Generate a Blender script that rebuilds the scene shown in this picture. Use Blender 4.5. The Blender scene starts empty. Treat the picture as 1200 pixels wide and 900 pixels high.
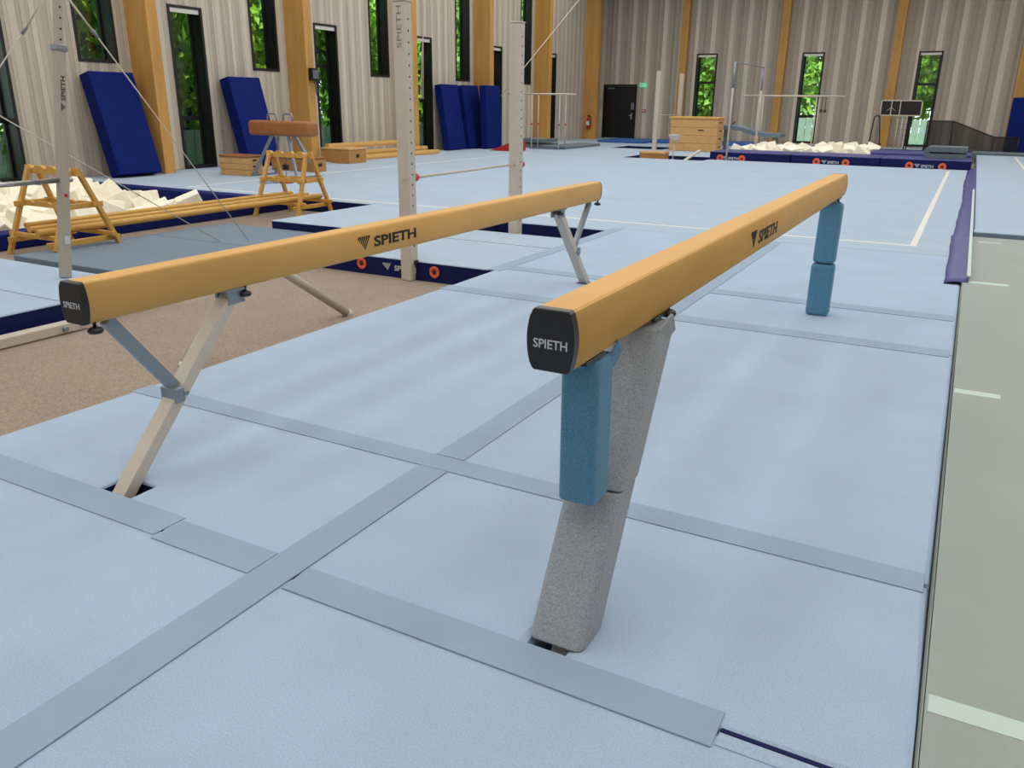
import bpy, bmesh, math, random
from mathutils import Vector, Matrix
random.seed(7)
S = bpy.context.scene
COL = S.collection

# ------------------------------------------------------------------ camera
cam_data = bpy.data.cameras.new('camera')
cam = bpy.data.objects.new('camera', cam_data); COL.objects.link(cam)
yaw, pitch, roll = -0.4941, 0.3336, 0.0120
fw = Vector((math.sin(yaw)*math.cos(pitch), math.cos(yaw)*math.cos(pitch), -math.sin(pitch)))
rt = Vector((math.cos(yaw), -math.sin(yaw), 0)); up = rt.cross(fw)
r2 = rt*math.cos(roll) + up*math.sin(roll); u2 = -rt*math.sin(roll) + up*math.cos(roll)
cam.matrix_world = Matrix(((r2.x, u2.x, -fw.x, 0.8396), (r2.y, u2.y, -fw.y, -1.7564), (r2.z, u2.z, -fw.z, 1.5308), (0, 0, 0, 1)))
cam_data.sensor_width = 36.0; cam_data.lens = 951.8/1200*36.0
cam_data.clip_start = 0.05; cam_data.clip_end = 300
S.camera = cam

# ------------------------------------------------------------------ world, sun, lamps, exposure
world = bpy.data.worlds.new('overcast_sky'); S.world = world; world.use_nodes = True
wn = world.node_tree.nodes['Background']
wn.inputs[0].default_value = (0.80, 0.90, 1.0, 1); wn.inputs[1].default_value = 2.2
sun_d = bpy.data.lights.new('sun', 'SUN'); sun_d.energy = 9.0; sun_d.angle = math.radians(4); sun_d.color = (1, .95, .85)
sun = bpy.data.objects.new('sun', sun_d); COL.objects.link(sun)
sun.rotation_euler = Vector((-0.36, 0.30, -0.88)).to_track_quat('-Z', 'Y').to_euler()
LAMP_ROWS = (-13.2, -10.0, -6.8, -3.6, -0.4, 2.8, 6.0)  # invented rows of unseen lamps, set close for softer shadows
LAMP_Y = (-3.5, 2.0, 7.5, 13.0, 18.5, 24.0, 29.5)
LAMP_WATT = 44
LAMP_Z = 7.0
S.view_settings.view_transform = 'Standard'; S.view_settings.look = 'None'
S.view_settings.exposure = 0.22; S.view_settings.gamma = 1.0
S.view_settings.use_curve_mapping = False
for attr, val in (('max_bounces', 8), ('diffuse_bounces', 5), ('glossy_bounces', 3), ('transmission_bounces', 4), ('transparent_max_bounces', 12)):
    setattr(S.cycles, attr, val)
S.cycles.sample_clamp_indirect = 6.0

# ------------------------------------------------------------------ materials
def lin(h):
    h = h.lstrip('#')
    def c(v):
        v /= 255.0
        return v/12.92 if v <= .04045 else ((v+.055)/1.055)**2.4
    return (c(int(h[0:2], 16)), c(int(h[2:4], 16)), c(int(h[4:6], 16)), 1)

MATS = {}
def mat(name, col, rough=.6, metal=0.0, var=0.0, scale=60.0, bump=0.0, stretch=None, col2=None, spec=.5, detail=4, sheen=0.0):
    """Principled material with an optional procedural noise variation and fine relief."""
    m = bpy.data.materials.new(name); m.use_nodes = True
    nt = m.node_tree; N = nt.nodes; L = nt.links
    b = N['Principled BSDF']
    c1 = lin(col)
    b.inputs['Base Color'].default_value = c1
    b.inputs['Roughness'].default_value = rough
    b.inputs['Metallic'].default_value = metal
    b.inputs['Specular IOR Level'].default_value = spec
    if sheen:
        b.inputs['Sheen Weight'].default_value = sheen
    if var or bump or col2:
        tc = N.new('ShaderNodeTexCoord'); mp = N.new('ShaderNodeMapping')
        if stretch: mp.inputs['Scale'].default_value = stretch
        L.new(tc.outputs['Object'], mp.inputs[0])
        nz = N.new('ShaderNodeTexNoise'); nz.inputs['Scale'].default_value = scale; nz.inputs['Detail'].default_value = detail
        L.new(mp.outputs[0], nz.inputs['Vector'])
        mx = N.new('ShaderNodeMix'); mx.data_type = 'RGBA'
        if col2: a_, b_ = c1, lin(col2)
        else:
            a_ = tuple(min(1, v*(1-var)) for v in c1[:3])+(1,); b_ = tuple(min(1, v*(1+var)) for v in c1[:3])+(1,)
        mx.inputs[6].default_value = a_; mx.inputs[7].default_value = b_
        cr = N.new('ShaderNodeMapRange'); cr.inputs[1].default_value = .32; cr.inputs[2].default_value = .68
        L.new(nz.outputs['Fac'], cr.inputs[0]); L.new(cr.outputs[0], mx.inputs[0])
        L.new(mx.outputs[2], b.inputs['Base Color'])
        if bump:
            bp = N.new('ShaderNodeBump'); bp.inputs['Strength'].default_value = bump; bp.inputs['Distance'].default_value = .004
            L.new(nz.outputs['Fac'], bp.inputs['Height']); L.new(bp.outputs[0], b.inputs['Normal'])
    MATS[name] = m
    return m

def carpet(name, col, fine=.05, broad=.035, scale=260):
    """Needle-felt carpet: speckle on two scales."""
    m = mat(name, col, rough=.95, var=fine, scale=scale, bump=.14, spec=.15, detail=3, sheen=.15)
    nt = m.node_tree; N = nt.nodes; L = nt.links
    mx0 = [n for n in N if n.type == 'MIX'][0]; b = N['Principled BSDF']
    mp = [n for n in N if n.type == 'MAPPING'][0]
    n2 = N.new('ShaderNodeTexNoise'); n2.inputs['Scale'].default_value = 2.2; n2.inputs['Detail'].default_value = 6
    L.new(mp.outputs[0], n2.inputs['Vector'])
    r = N.new('ShaderNodeMapRange'); r.inputs[1].default_value = .3; r.inputs[2].default_value = .7
    r.inputs[3].default_value = 1-broad; r.inputs[4].default_value = 1+broad
    L.new(n2.outputs['Fac'], r.inputs[0])
    hs = N.new('ShaderNodeHueSaturation'); L.new(mx0.outputs[2], hs.inputs['Color']); L.new(r.outputs[0], hs.inputs['Value'])
    L.new(hs.outputs[0], b.inputs['Base Color'])
    return m

carpet('mat_blue', '#a5b9d0', fine=.10, broad=.05, scale=180)
carpet('floor_blue', '#a7bacd')
carpet('strip_grey', '#94a8be', fine=.03)
carpet('slate', '#6c7f90', fine=.06)
carpet('brown_carpet', '#958577', fine=.25, broad=.06, scale=85)
carpet('runway_grey', '#9da6a1', fine=.06)
carpet('felt_grey', '#9da3aa', fine=.2, scale=190)
carpet('felt_blue', '#5a8bab', fine=.18, scale=190)
carpet('grey_mat', '#67757a', fine=.05)
mat('navy', '#0a174e', rough=.65, spec=.2, var=.10, scale=6)
mat('navy_wall_mat', '#061c66', rough=.75, var=.12, scale=5, bump=.15, spec=.15)
mat('purple', '#3f3f86', rough=.4, var=.12, scale=9)
mat('bright_blue', '#2e62a8', rough=.6, var=.06, scale=8)
mat('leather', '#d8a75e', rough=.62, var=.05, scale=9, bump=.03, stretch=(1, .25, 1))
mat('black_plastic', '#1b1d22', rough=.35)
mat('black', '#0d0d0f', rough=.5)
mat('black_frame', '#101012', rough=.45)
mat('white_print', '#c9cdd2', rough=.6)
mat('black_print', '#17150f', rough=.6)
mat('orange', '#e8603a', rough=.55)
mat('dark_brown', '#3d2b22', rough=.8)
mat('steel_beige', '#c9bfb2', rough=.45, metal=.0, var=.03, scale=8)
mat('steel_dull', '#aca498', rough=.5)
mat('steel_grey', '#8d97a0', rough=.38, metal=.55)
mat('chrome', '#d8d8d8', rough=.18, metal=1)
mat('cable', '#d9d2c2', rough=.4, metal=.3)
mat('red', '#b8242c', rough=.4)
mat('pink_red', '#c8474f', rough=.5)
mat('foam', '#fff5e0', rough=.95, var=.05, scale=25, bump=.2)
mat('wood_trestle', '#cb9c4a', rough=.55, var=.06, scale=9, stretch=(1, 1, 1))
mat('wood_box', '#b98247', rough=.55, var=.12, scale=7, stretch=(1, 1, 6))
mat('wood_light', '#cfa268', rough=.55, var=.10, scale=7, stretch=(1, 1, 6))
mat('leather_brown', '#9d6534', rough=.5, var=.10, scale=12)
mat('post_wood', '#c4924c', rough=.6, var=.12, scale=5, stretch=(1, 1, .12))
mat('white_paint', '#e2ded6', rough=.6)
mat('plaster', '#b9b0a2', rough=.9, var=.03, scale=3)
mat('ceiling_white', '#c9c6bf', rough=.9)
mat('green_sign', '#35a070', rough=.5)
mat('teal_pane', '#8fb0ad', rough=.5)
mat('bark', '#4a3b2c', rough=.9, var=.25, scale=12, bump=.4, stretch=(1, 1, .2))
mat('grass', '#5d7a3a', rough=.95, var=.25, scale=5)
mat('pale_fence', '#9fb8b4', rough=.7, var=.05, scale=3)

# wall boards take their tone from the object's own colour
m = mat('board', '#c3baab', rough=.75, var=.05, scale=7, stretch=(6, 6, .25)); 
nt = m.node_tree; oi = nt.nodes.new('ShaderNodeObjectInfo'); mm = nt.nodes.new('ShaderNodeMix'); mm.data_type = 'RGBA'; mm.blend_type = 'MULTIPLY'
mm.inputs[0].default_value = 1
src = [n for n in nt.nodes if n.type == 'MIX'][0]
nt.links.new(src.outputs[2], mm.inputs[6]); nt.links.new(oi.outputs['Color'], mm.inputs[7])
nt.links.new(mm.outputs[2], nt.nodes['Principled BSDF'].inputs['Base Color'])

# clear thin pane
m = bpy.data.materials.new('glass'); m.use_nodes = True; MATS['glass'] = m
nt = m.node_tree; nt.nodes.clear()
o_ = nt.nodes.new('ShaderNodeOutputMaterial'); tr = nt.nodes.new('ShaderNodeBsdfTransparent'); gl = nt.nodes.new('ShaderNodeBsdfGlossy'); mxs = nt.nodes.new('ShaderNodeMixShader')
tr.inputs[0].default_value = (.86, .92, .88, 1); gl.inputs['Roughness'].default_value = .03; mxs.inputs[0].default_value = .07
nt.links.new(tr.outputs[0], mxs.inputs[1]); nt.links.new(gl.outputs[0], mxs.inputs[2]); nt.links.new(mxs.outputs[0], o_.inputs[0])

# dark see-through safety net
m = bpy.data.materials.new('net'); m.use_nodes = True; MATS['net'] = m
nt = m.node_tree; b = nt.nodes['Principled BSDF']; b.inputs['Base Color'].default_value = lin('#17191a'); b.inputs['Roughness'].default_value = .8
b.inputs['Alpha'].default_value = .55

# leaves let light through
for nm, colr in (('leaf_light', '#86b336'), ('leaf_mid', '#5f9130')):
    m = bpy.data.materials.new(nm); m.use_nodes = True; MATS[nm] = m
    nt = m.node_tree; b = nt.nodes['Principled BSDF']; outn = nt.nodes['Material Output']
    b.inputs['Base Color'].default_value = lin(colr); b.inputs['Roughness'].default_value = .55
    t = nt.nodes.new('ShaderNodeBsdfTranslucent'); t.inputs[0].default_value = lin(colr)
    ms = nt.nodes.new('ShaderNodeMixShader'); ms.inputs[0].default_value = .4
    nt.links.new(b.outputs[0], ms.inputs[1]); nt.links.new(t.outputs[0], ms.inputs[2]); nt.links.new(ms.outputs[0], outn.inputs[0])

# lamp diffuser
m = bpy.data.materials.new('diffuser'); m.use_nodes = True; MATS['diffuser'] = m
b = m.node_tree.nodes['Principled BSDF']; b.inputs['Emission Color'].default_value = (1, .95, .87, 1); b.inputs['Emission Strength'].default_value = .35
m = bpy.data.materials.new('exit_light'); m.use_nodes = True; MATS['exit_light'] = m
b = m.node_tree.nodes['Principled BSDF']; b.inputs['Base Color'].default_value = lin('#35a070'); b.inputs['Emission Color'].default_value = lin('#58d09a'); b.inputs['Emission Strength'].default_value = .8

# ------------------------------------------------------------------ mesh helpers
ORG = {}
class MB:
    """Collects shapes in world coordinates; build() links them as ONE mesh object."""
    def __init__(s): s.bm = bmesh.new(); s.mi = 0
    def box(s, x0, x1, y0, y1, z0, z1, bev=0, seg=2, M=None):
        r = bmesh.ops.create_cube(s.bm, size=1)
        T = Matrix.Translation(((x0+x1)/2, (y0+y1)/2, (z0+z1)/2)) @ Matrix.Diagonal((abs(x1-x0), abs(y1-y0), abs(z1-z0), 1))
        if M is not None: T = M @ T
        bmesh.ops.transform(s.bm, matrix=T, verts=r['verts'])
        if bev:
            es = list({e for v in r['verts'] for e in v.link_edges})
            rr = bmesh.ops.bevel(s.bm, geom=es, offset=bev, segments=seg, affect='EDGES', profile=.5)
        return s
    def beam(s, p0, p1, w, d, side=(1, 0, 0), bev=0):
        """box bar from p0 to p1; w along side, d across."""
        p0, p1 = Vector(p0), Vector(p1); z = (p1-p0); Ln = z.length; z.normalize()
        x = Vector(side); x = (x - z*x.dot(z)).normalized(); y = z.cross(x)
        M = Matrix(((x.x, y.x, z.x, p0.x), (x.y, y.y, z.y, p0.y), (x.z, y.z, z.z, p0.z), (0, 0, 0, 1)))
        return s.box(-w/2, w/2, -d/2, d/2, 0, Ln, bev, 2, M)
    def tube(s, p0, p1, r, r1=None, n=12, cap=True):
        p0, p1 = Vector(p0), Vector(p1); r1 = r if r1 is None else r1
        z = (p1-p0).normalized(); x = z.orthogonal().normalized(); y = z.cross(x)
        a = [s.bm.verts.new(p0 + (x*math.cos(t)+y*math.sin(t))*r) for t in [2*math.pi*k/n for k in range(n)]]
        b = [s.bm.verts.new(p1 + (x*math.cos(t)+y*math.sin(t))*r1) for t in [2*math.pi*k/n for k in range(n)]]
        for k in range(n):
            f = s.bm.faces.new((a[k], a[(k+1) % n], b[(k+1) % n], b[k])); f.smooth = True
        if cap: s.bm.faces.new(a[::-1]); s.bm.faces.new(b)
        return s
    def path(s, pts, r, n=8):
        pts = [Vector(q) for q in pts]; rings = []
        for i, q in enumerate(pts):
            d = (pts[min(i+1, len(pts)-1)] - pts[max(i-1, 0)]).normalized()
            if i == 0: x = d.orthogonal().normalized()
            x = (x - d*x.dot(d)).normalized(); y = d.cross(x)
            rings.append([s.bm.verts.new(q + (x*math.cos(t)+y*math.sin(t))*r) for t in [2*math.pi*k/n for k in range(n)]])
        for a, b in zip(rings, rings[1:]):
            for k in range(n):
                f = s.bm.faces.new((a[k], a[(k+1) % n], b[(k+1) % n], b[k])); f.smooth = True
        s.bm.faces.new(rings[0][::-1]); s.bm.faces.new(rings[-1]); return s
    def lathe(s, c, prof, n=20, axis=(0, 0, 1)):
        z = Vector(axis).normalized(); x = z.orthogonal().normalized(); y = z.cross(x); c = Vector(c); rings = []
        for (r, h) in prof:
            rings.append([s.bm.verts.new(c + z*h + (x*math.cos(t)+y*math.sin(t))*r) for t in [2*math.pi*k/n for k in range(n)]])
        for a, b in zip(rings, rings[1:]):
            for k in range(n):
                f = s.bm.faces.new((a[k], a[(k+1) % n], b[(k+1) % n], b[k])); f.smooth = True
        s.bm.faces.new(rings[0][::-1]); s.bm.faces.new(rings[-1]); return s
    def prism(s, prof, y0, y1, smooth=False):
        """profile of (x, z) points swept along Y."""
        a = [s.bm.verts.new((x, y0, z)) for x, z in prof]; b = [s.bm.verts.new((x, y1, z)) for x, z in prof]; n = len(prof)
        for k in range(n):
            f = s.bm.faces.new((a[k], b[k], b[(k+1) % n], a[(k+1) % n])); f.smooth = smooth
        s.bm.faces.new(a); s.bm.faces.new(b[::-1]); return s
    def poly(s, pts, thick, M):
        """flat outline in its own XY plane, given thickness and matrix."""
        a = [s.bm.verts.new(M @ Vector((x, y, 0))) for x, y in pts]; b = [s.bm.verts.new(M @ Vector((x, y, thick))) for x, y in pts]; n = len(pts)
        s.bm.faces.new(a[::-1]); s.bm.faces.new(b)
        for k in range(n): s.bm.faces.new((a[k], a[(k+1) % n], b[(k+1) % n], b[k]))
        return s
    def mesh(s, me, M):
        t = me.copy(); t.transform(M); s.bm.from_mesh(t); bpy.data.meshes.remove(t); return s
    def build(s, name, m, parent=None, top=None, loc=None, smooth=False):
        """top: material for faces that look up."""
        me = bpy.data.meshes.new(name)
        bmesh.ops.recalc_face_normals(s.bm, faces=s.bm.faces)
        if parent is not None: org = ORG[parent.name]
        elif loc is not None: org = Vector(loc)
        else:
            xs = [v.co for v in s.bm.verts]
            org = Vector(((min(v.x for v in xs)+max(v.x for v in xs))/2, (min(v.y for v in xs)+max(v.y for v in xs))/2, min(v.z for v in xs)))
        bmesh.ops.translate(s.bm, vec=-org, verts=s.bm.verts)
        if smooth:
            for f in s.bm.faces: f.smooth = True
        s.bm.normal_update()
        if top:
            for f in s.bm.faces: f.material_index = 1 if f.normal.z > .35 else 0
        s.bm.to_mesh(me); s.bm.free()
        me.materials.append(MATS[m])
        if top: me.materials.append(MATS[top])
        o = bpy.data.objects.new(name, me); COL.objects.link(o)
        if parent is not None: o.parent = parent
        else: o.location = org
        ORG[o.name] = org
        return o

def tag(o, label=None, cat=None, group=None, kind=None):
    if label: o['label'] = label
    if cat: o['category'] = cat
    if group: o['group'] = group
    if kind: o['kind'] = kind
    return o
def thing(name, loc, label=None, cat=None, group=None, kind=None):
    o = bpy.data.objects.new(name, None); o.empty_display_size = .1; COL.objects.link(o); o.location = loc
    ORG[o.name] = Vector(loc)
    return tag(o, label, cat, group, kind)
def copy_tree(o, parent=None):
    c = o.copy(); COL.objects.link(c)
    if parent is not None: c.parent = parent
    for ch in list(o.children): copy_tree(ch, c)
    return c
def box(name, m, x0, x1, y0, y1, z0, z1, parent=None, bev=0, top=None, seg=2):
    return MB().box(x0, x1, y0, y1, z0, z1, bev, seg).build(name, m, parent, top)

TXT = {}
def text_mesh(s, bold=.0):
    """Flat lettering as a mesh: origin centred, capital height 1."""
    if (s, bold) in TXT: return TXT[(s, bold)]
    cu = bpy.data.curves.new('t', 'FONT'); cu.body = s; cu.size = 1.0; cu.offset = bold; cu.extrude = .5; cu.resolution_u = 3
    o = bpy.data.objects.new('t', cu); COL.objects.link(o)
    dg = bpy.context.evaluated_depsgraph_get(); me = bpy.data.meshes.new_from_object(o.evaluated_get(dg))
    bpy.data.objects.remove(o); bpy.data.curves.remove(cu)
    xs = [v.co.x for v in me.vertices]; ys = [v.co.y for v in me.vertices]
    h = max(ys)-min(ys); me.transform(Matrix.Diagonal((1/h, 1/h, 1, 1)) @ Matrix.Translation((-(min(xs)+max(xs))/2, -(min(ys)+max(ys))/2, 0)))
    w = (max(xs)-min(xs))/h
    TXT[(s, bold)] = (me, w); return me, w
def frame(o, x, y, z):
    """matrix with the given axes"""
    x, y, z, o = Vector(x), Vector(y), Vector(z), Vector(o)
    return Matrix(((x.x, y.x, z.x, o.x), (x.y, y.y, z.y, o.y), (x.z, y.z, z.z, o.z), (0, 0, 0, 1)))
def lettering(parent, s, o, xa, ya, za, h, width, m, depth=.0012, bold=.02):
    me, w = text_mesh(s, bold)
    M = frame(o, xa, ya, za) @ Matrix.Diagonal((width/w, h, depth, 1))
    return MB().mesh(me, M).build('lettering', m, parent)
def logo(parent, o, xa, ya, za, size, m, depth=.0012):
    """five slanted bars that together make a triangle standing on its tip"""
    mb = MB(); M = frame(o, xa, ya, za) @ Matrix.Diagonal((size, size, 1, 1))
    tip = (.50, -.5)
    n = 6
    for k in range(n):
        # slanted bars cut from the triangle
        x0 = -.62 + k*.235; w = .12
        top = .5
        # bars run down to the left-hand slope of the triangle, parallel to the right-hand slope
        def dn(x):
            t = max(0.0, min(1.0, (x+.62)/1.29)); return t
        L0 = .95*(.18+.82*dn(x0)); L1 = .95*(.18+.82*dn(x0+w))
        mb.poly([(x0, top), (x0+w, top), (x0+w-.62*L1, top-L1), (x0-.62*L0, top-L0)][::-1], depth, M)
    return mb.build('logo', m, parent)

# ------------------------------------------------------------------ the hall
XL, YB, XR, YF, ZC = -14.9, 35.8, 9.0, -7.0, 7.6
TH = .36
tag(box('floor', 'brown_carpet', XL-.4, XR+.4, YF-.4, YB+.4, -.3, -.2), kind='structure')
tag(box('ceiling', 'ceiling_white', XL-.4, XR+.4, YF-.4, YB+.4, ZC, ZC+.2), kind='structure')
tag(box('wall_right', 'plaster', XR, XR+.3, YF, YB, -.2, ZC), kind='structure')
tag(box('wall_front', 'plaster', XL, XR, YF-.3, YF, -.2, ZC), kind='structure')

HIGH = [(9.30+4.63*k, 10.17+4.63*k, 2.2, 5.6) for k in range(-3, 5)]
LOW = [(11.57+4.63*k, 12.47+4.63*k, 0.0, 3.46) for k in range(-3, 5)]
LOW = [(a, (b if k != -1+3 else b), c, d) for k, (a, b, c, d) in enumerate(LOW)]
open_l = sorted(HIGH + LOW)
BWIN = [(-10.36, -9.47, .05, 3.64), (-5.9, -5.05, .05, 3.62), (-1.52, -.70, .05, 3.60)]
DOOR = (-14.7, -13.06, 0.0, 2.38)
open_b = sorted(BWIN + [DOOR])

def wall_with_holes(name, along, openings, c0, c1, z0, z1):
    """solid wall blocks around the openings; along = 'Y' for the left wall, 'X' for the back wall"""
    mb = MB()
    def blk(a, b, za, zb):
        if b-a < 1e-3 or zb-za < 1e-3: return
        if along == 'Y': mb.box(XL-TH, XL-.03, a, b, za, zb)
        else: mb.box(a, b, YB+.03, YB+TH, za, zb)
    pos = c0
    for (a, b, za, zb) in openings:
        blk(pos, a, z0, z1); blk(a, b, z0, za); blk(a, b, zb, z1); pos = b
    blk(pos, c1, z0, z1)
    return tag(mb.build(name, 'plaster'), kind='structure')
wl = wall_with_holes('wall_left', 'Y', open_l, YF, YB+TH, -.2, ZC)
wb = wall_with_holes('wall_back', 'X', open_b, XL-TH, XR, -.2, ZC)

# cladding boards: one shared unit mesh, tone from the object colour
unit = bpy.data.meshes.new('wall_board'); bm = bmesh.new(); bmesh.ops.create_cube(bm, size=1); bm.to_mesh(unit); bm.free(); unit.materials.append(MATS['board'])
TONES = {'l': 1.12, 'm': .95, 'd': .78, 'k': .66, 'e': .86, 'h': 1.22}
def clad(parent, along, openings, c0, c1, seq, z1):
    cuts = sorted({v for o in openings for v in o[:2]})
    a = c0; i = 0; org = ORG[parent.name]
    while a < c1 - .01:
        t, w = seq[i % len(seq)]; i += 1
        b = min(a+w*random.uniform(.92, 1.08), c1)
        for c in cuts:
            if a + .02 < c < b + .04: b = c; break
        spans = [(0.0, z1)]
        for (oa, ob, za, zb) in openings:
            if a >= oa-.005 and b <= ob+.005:
                spans = [(0.0, za), (zb, z1)]
        tone = TONES[t]*random.uniform(.94, 1.06)
        for (za, zb) in spans:
            if zb-za < .05: continue
            o = bpy.data.objects.new('wall_board', unit); COL.objects.link(o); o.parent = parent
            th = .03 if t in 'lm' else .026
            if along == 'Y':
                o.location = Vector((XL-.03+th/2, (a+b)/2, (za+zb)/2)) - org; o.scale = (th, b-a-.005, zb-za)
            else:
                o.location = Vector(((a+b)/2, YB+.03-th/2, (za+zb)/2)) - org; o.scale = (b-a-.005, th, zb-za)
            o.color = (tone, tone*.985, tone*.965, 1)
        a = b
SEQ_L = [('l', .15), ('e', .08), ('m', .10), ('e', .08), ('l', .12), ('m', .10), ('e', .12), ('m', .07), ('l', .14), ('m', .10), ('d', .10), ('m', .08)]
SEQ_B = [('h', .20), ('e', .10), ('d', .13), ('k', .10), ('e', .09), ('d', .12)]
clad(wl, 'Y', [o for o in open_l if o[0] > 5], 5.6, YB, SEQ_L, 6.6)
clad(wb, 'X', open_b, XL, 4.4, SEQ_B, 6.9)

# windows
def window(n, along, a, b, za, zb, transom=None, blind=False, frosted=None):
    w = thing('window_%d' % n, (XL-TH/2, (a+b)/2, za) if along == 'Y' else ((a+b)/2, YB+TH/2, za), kind='structure')
    def bx(name, m, u0, u1, d0, d1, z0, z1):
        # d = distance from the room face outwards
        if along == 'Y': return box(name, m, XL-d1, XL-d0, u0, u1, z0, z1, w)
        return box(name, m, u0, u1, YB+d0, YB+d1, z0, z1, w)
    f = .045
    bx('jamb', 'black_frame', a-.02, a+f, -.015, TH, za, zb); bx('jamb', 'black_frame', b-f, b+.02, -.015, TH, za, zb)
    bx('sill', 'black_frame', a+f, b-f, -.015, TH, za, za+f+.02); bx('head', 'black_frame', a+f, b-f, -.015, TH, zb-f, zb)
    i0, i1 = a+f, b-f
    for u0, u1 in ((i0, i0+.05), (i1-.05, i1)): bx('sash_stile', 'black_frame', u0, u1, TH-.09, TH-.03, za+f+.02, zb-f)
    if transom: bx('transom', 'black_frame', i0, i1, TH-.10, TH-.02, transom-.05, transom+.05)
    zs = [za+f+.02] + ([transom] if transom else []) + [zb-f]
    for z0, z1 in zip(zs, zs[1:]): bx('pane', 'glass', i0+.05, i1-.05, TH-.065, TH-.055, z0, z1)
    if blind: bx('roller_blind', 'white_paint', i0, i1, .02, .09, zb-f-.10, zb-f-.01)
    return w
n = 1
for k, (a, b, c, d) in enumerate(HIGH):
    if a > 5: window(n, 'Y', a, b, c, d); n += 1
for k, (a, b, c, d) in enumerate(LOW):
    if a > 5: window(n, 'Y', a, b, c, d, (1.1 if k in (2, 3) else 2.42), True); n += 1
for (a, b, c, d), t in zip(BWIN, (2.46, 1.12, 2.40)): window(n, 'X', a, b, c, d, t, True); n += 1

# laminated timber posts
n = 1
for k in range(-1, 6):
    y = 10.47 + 4.63*k
    if k == 5: y = 33.9
    if y < 5: continue
    tag(MB().box(XL, XL+.66, y, y+.27, -.2, ZC, .008, 1).build('trim_%d' % n, 'post_wood'), kind='structure'); n += 1
for x in (-10.93, -6.70, -2.33, 2.06):
    tag(MB().box(x-.16, x+.16, YB-.26, YB, -.2, ZC, .008, 1).build('trim_%d' % n, 'post_wood'), kind='structure'); n += 1

# black double-leaf size door
d = thing('door_1', ((DOOR[0]+DOOR[1])/2, YB+.1, 0), kind='structure')
a, b = DOOR[0], DOOR[1]
mb = MB(); mb.box(a, a+.06, YB-.02, YB+.14, 0, 2.38).box(b-.06, b, YB-.02, YB+.14, 0, 2.38).box(a+.06, b-.06, YB-.02, YB+.14, 2.31, 2.38); mb.build('door_frame', 'black_frame', d)
leaf = MB().box(a+.065, b-.065, YB+.04, YB+.10, .01, 2.30, .004, 1).build('door_leaf', 'black', d)
mb = MB(); mb.box(b-.26, b-.19, YB+.02, YB+.04, .85, 1.12, .004, 1); mb.tube((b-.225, YB+.04, 1.02), (b-.225, YB-.03, 1.02), .012); mb.tube((b-.225, YB-.03, 1.02), (b-.36, YB-.03, 1.02), .012); mb.build('door_handle', 'chrome', leaf)
box('lock_plate', 'steel_grey', b-.26, b-.12, YB+.025, YB+.04, 1.28, 1.58, leaf)
MB().box(a+.2, a+.55, YB+.0, YB+.04, 2.17, 2.23, .01, 1).build('door_closer', 'steel_grey', leaf)

# ceiling lamps out of view: layout invented, panels widened to soften shadows
def ceiling_lamp(x, y):
    t = thing('ceiling_lamp', (x, y, LAMP_Z), 'unseen white lamp panel, widened for soft shadows, hanging under the hall ceiling', 'lamp', 'lamp panels in invented rows under the ceiling')
    box('housing', 'white_paint', x-1.15, x+1.15, y-2.2, y+2.2, LAMP_Z+.03, LAMP_Z+.10, t)
    box('diffuser', 'diffuser', x-1.12, x+1.12, y-2.15, y+2.15, LAMP_Z, LAMP_Z+.028, t)
    for yy in (y-1.8, y+1.8): MB().tube((x, yy, LAMP_Z+.1), (x, yy, ZC), .006, n=6).build('suspension', 'steel_grey', t)
    ld = bpy.data.lights.new('lamp_light', 'AREA'); ld.shape = 'RECTANGLE'; ld.size = 2.2; ld.size_y = 4.3; ld.energy = LAMP_WATT; ld.color = (1, .985, .955)
    lo = bpy.data.objects.new('lamp_light', ld); COL.objects.link(lo); lo.parent = t; lo.location = (0, 0, -.012)
for x in LAMP_ROWS:
    for y in LAMP_Y: ceiling_lamp(x, y)

# ------------------------------------------------------------------ mats on the floor
def slab(name, x0, x1, y0, y1, z0, z1, side, top, holes=(), bev=.012, parent=None, seg=2):
    """flat mat with rectangular openings; carpet on top, vinyl on the sides"""
    xs = sorted({x0, x1} | {v for h in holes for v in h[:2]}); ys = sorted({y0, y1} | {v for h in holes for v in h[2:]})
    mb = MB(); bm = mb.bm; V = {}
    def v(i, j, z):
        k = (i, j, z)
        if k not in V: V[k] = bm.verts.new((xs[i], ys[j], z))
        return V[k]
    def solid(i, j):
        if not (0 <= i < len(xs)-1 and 0 <= j < len(ys)-1): return False
        cx, cy = (xs[i]+xs[i+1])/2, (ys[j]+ys[j+1])/2
        return not any(h[0] < cx < h[1] and h[2] < cy < h[3] for h in holes)
    be = []
    for i in range(len(xs)-1):
        for j in range(len(ys)-1):
            if not solid(i, j): continue
            bm.faces.new((v(i, j, z1), v(i+1, j, z1), v(i+1, j+1, z1), v(i, j+1, z1)))
            bm.faces.new((v(i, j, z0), v(i, j+1, z0), v(i+1, j+1, z0), v(i+1, j, z0)))
            for (di, dj, p, q) in ((-1, 0, (i, j), (i, j+1)), (1, 0, (i+1, j), (i+1, j+1)), (0, -1, (i, j), (i+1, j)), (0, 1, (i, j+1), (i+1, j+1))):
                if not solid(i+di, j+dj):
                    bm.faces.new((v(*p, z0), v(*q, z0), v(*q, z1), v(*p, z1)))
                    be.append((v(*p, z1), v(*q, z1)))
    if bev:
        es = [e for e in (bm.edges.get(p) for p in be) if e]
        bmesh.ops.bevel(bm, geom=es, offset=bev, segments=seg, affect='EDGES', profile=.5)
    return mb.build(name, side, parent, top)

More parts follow.
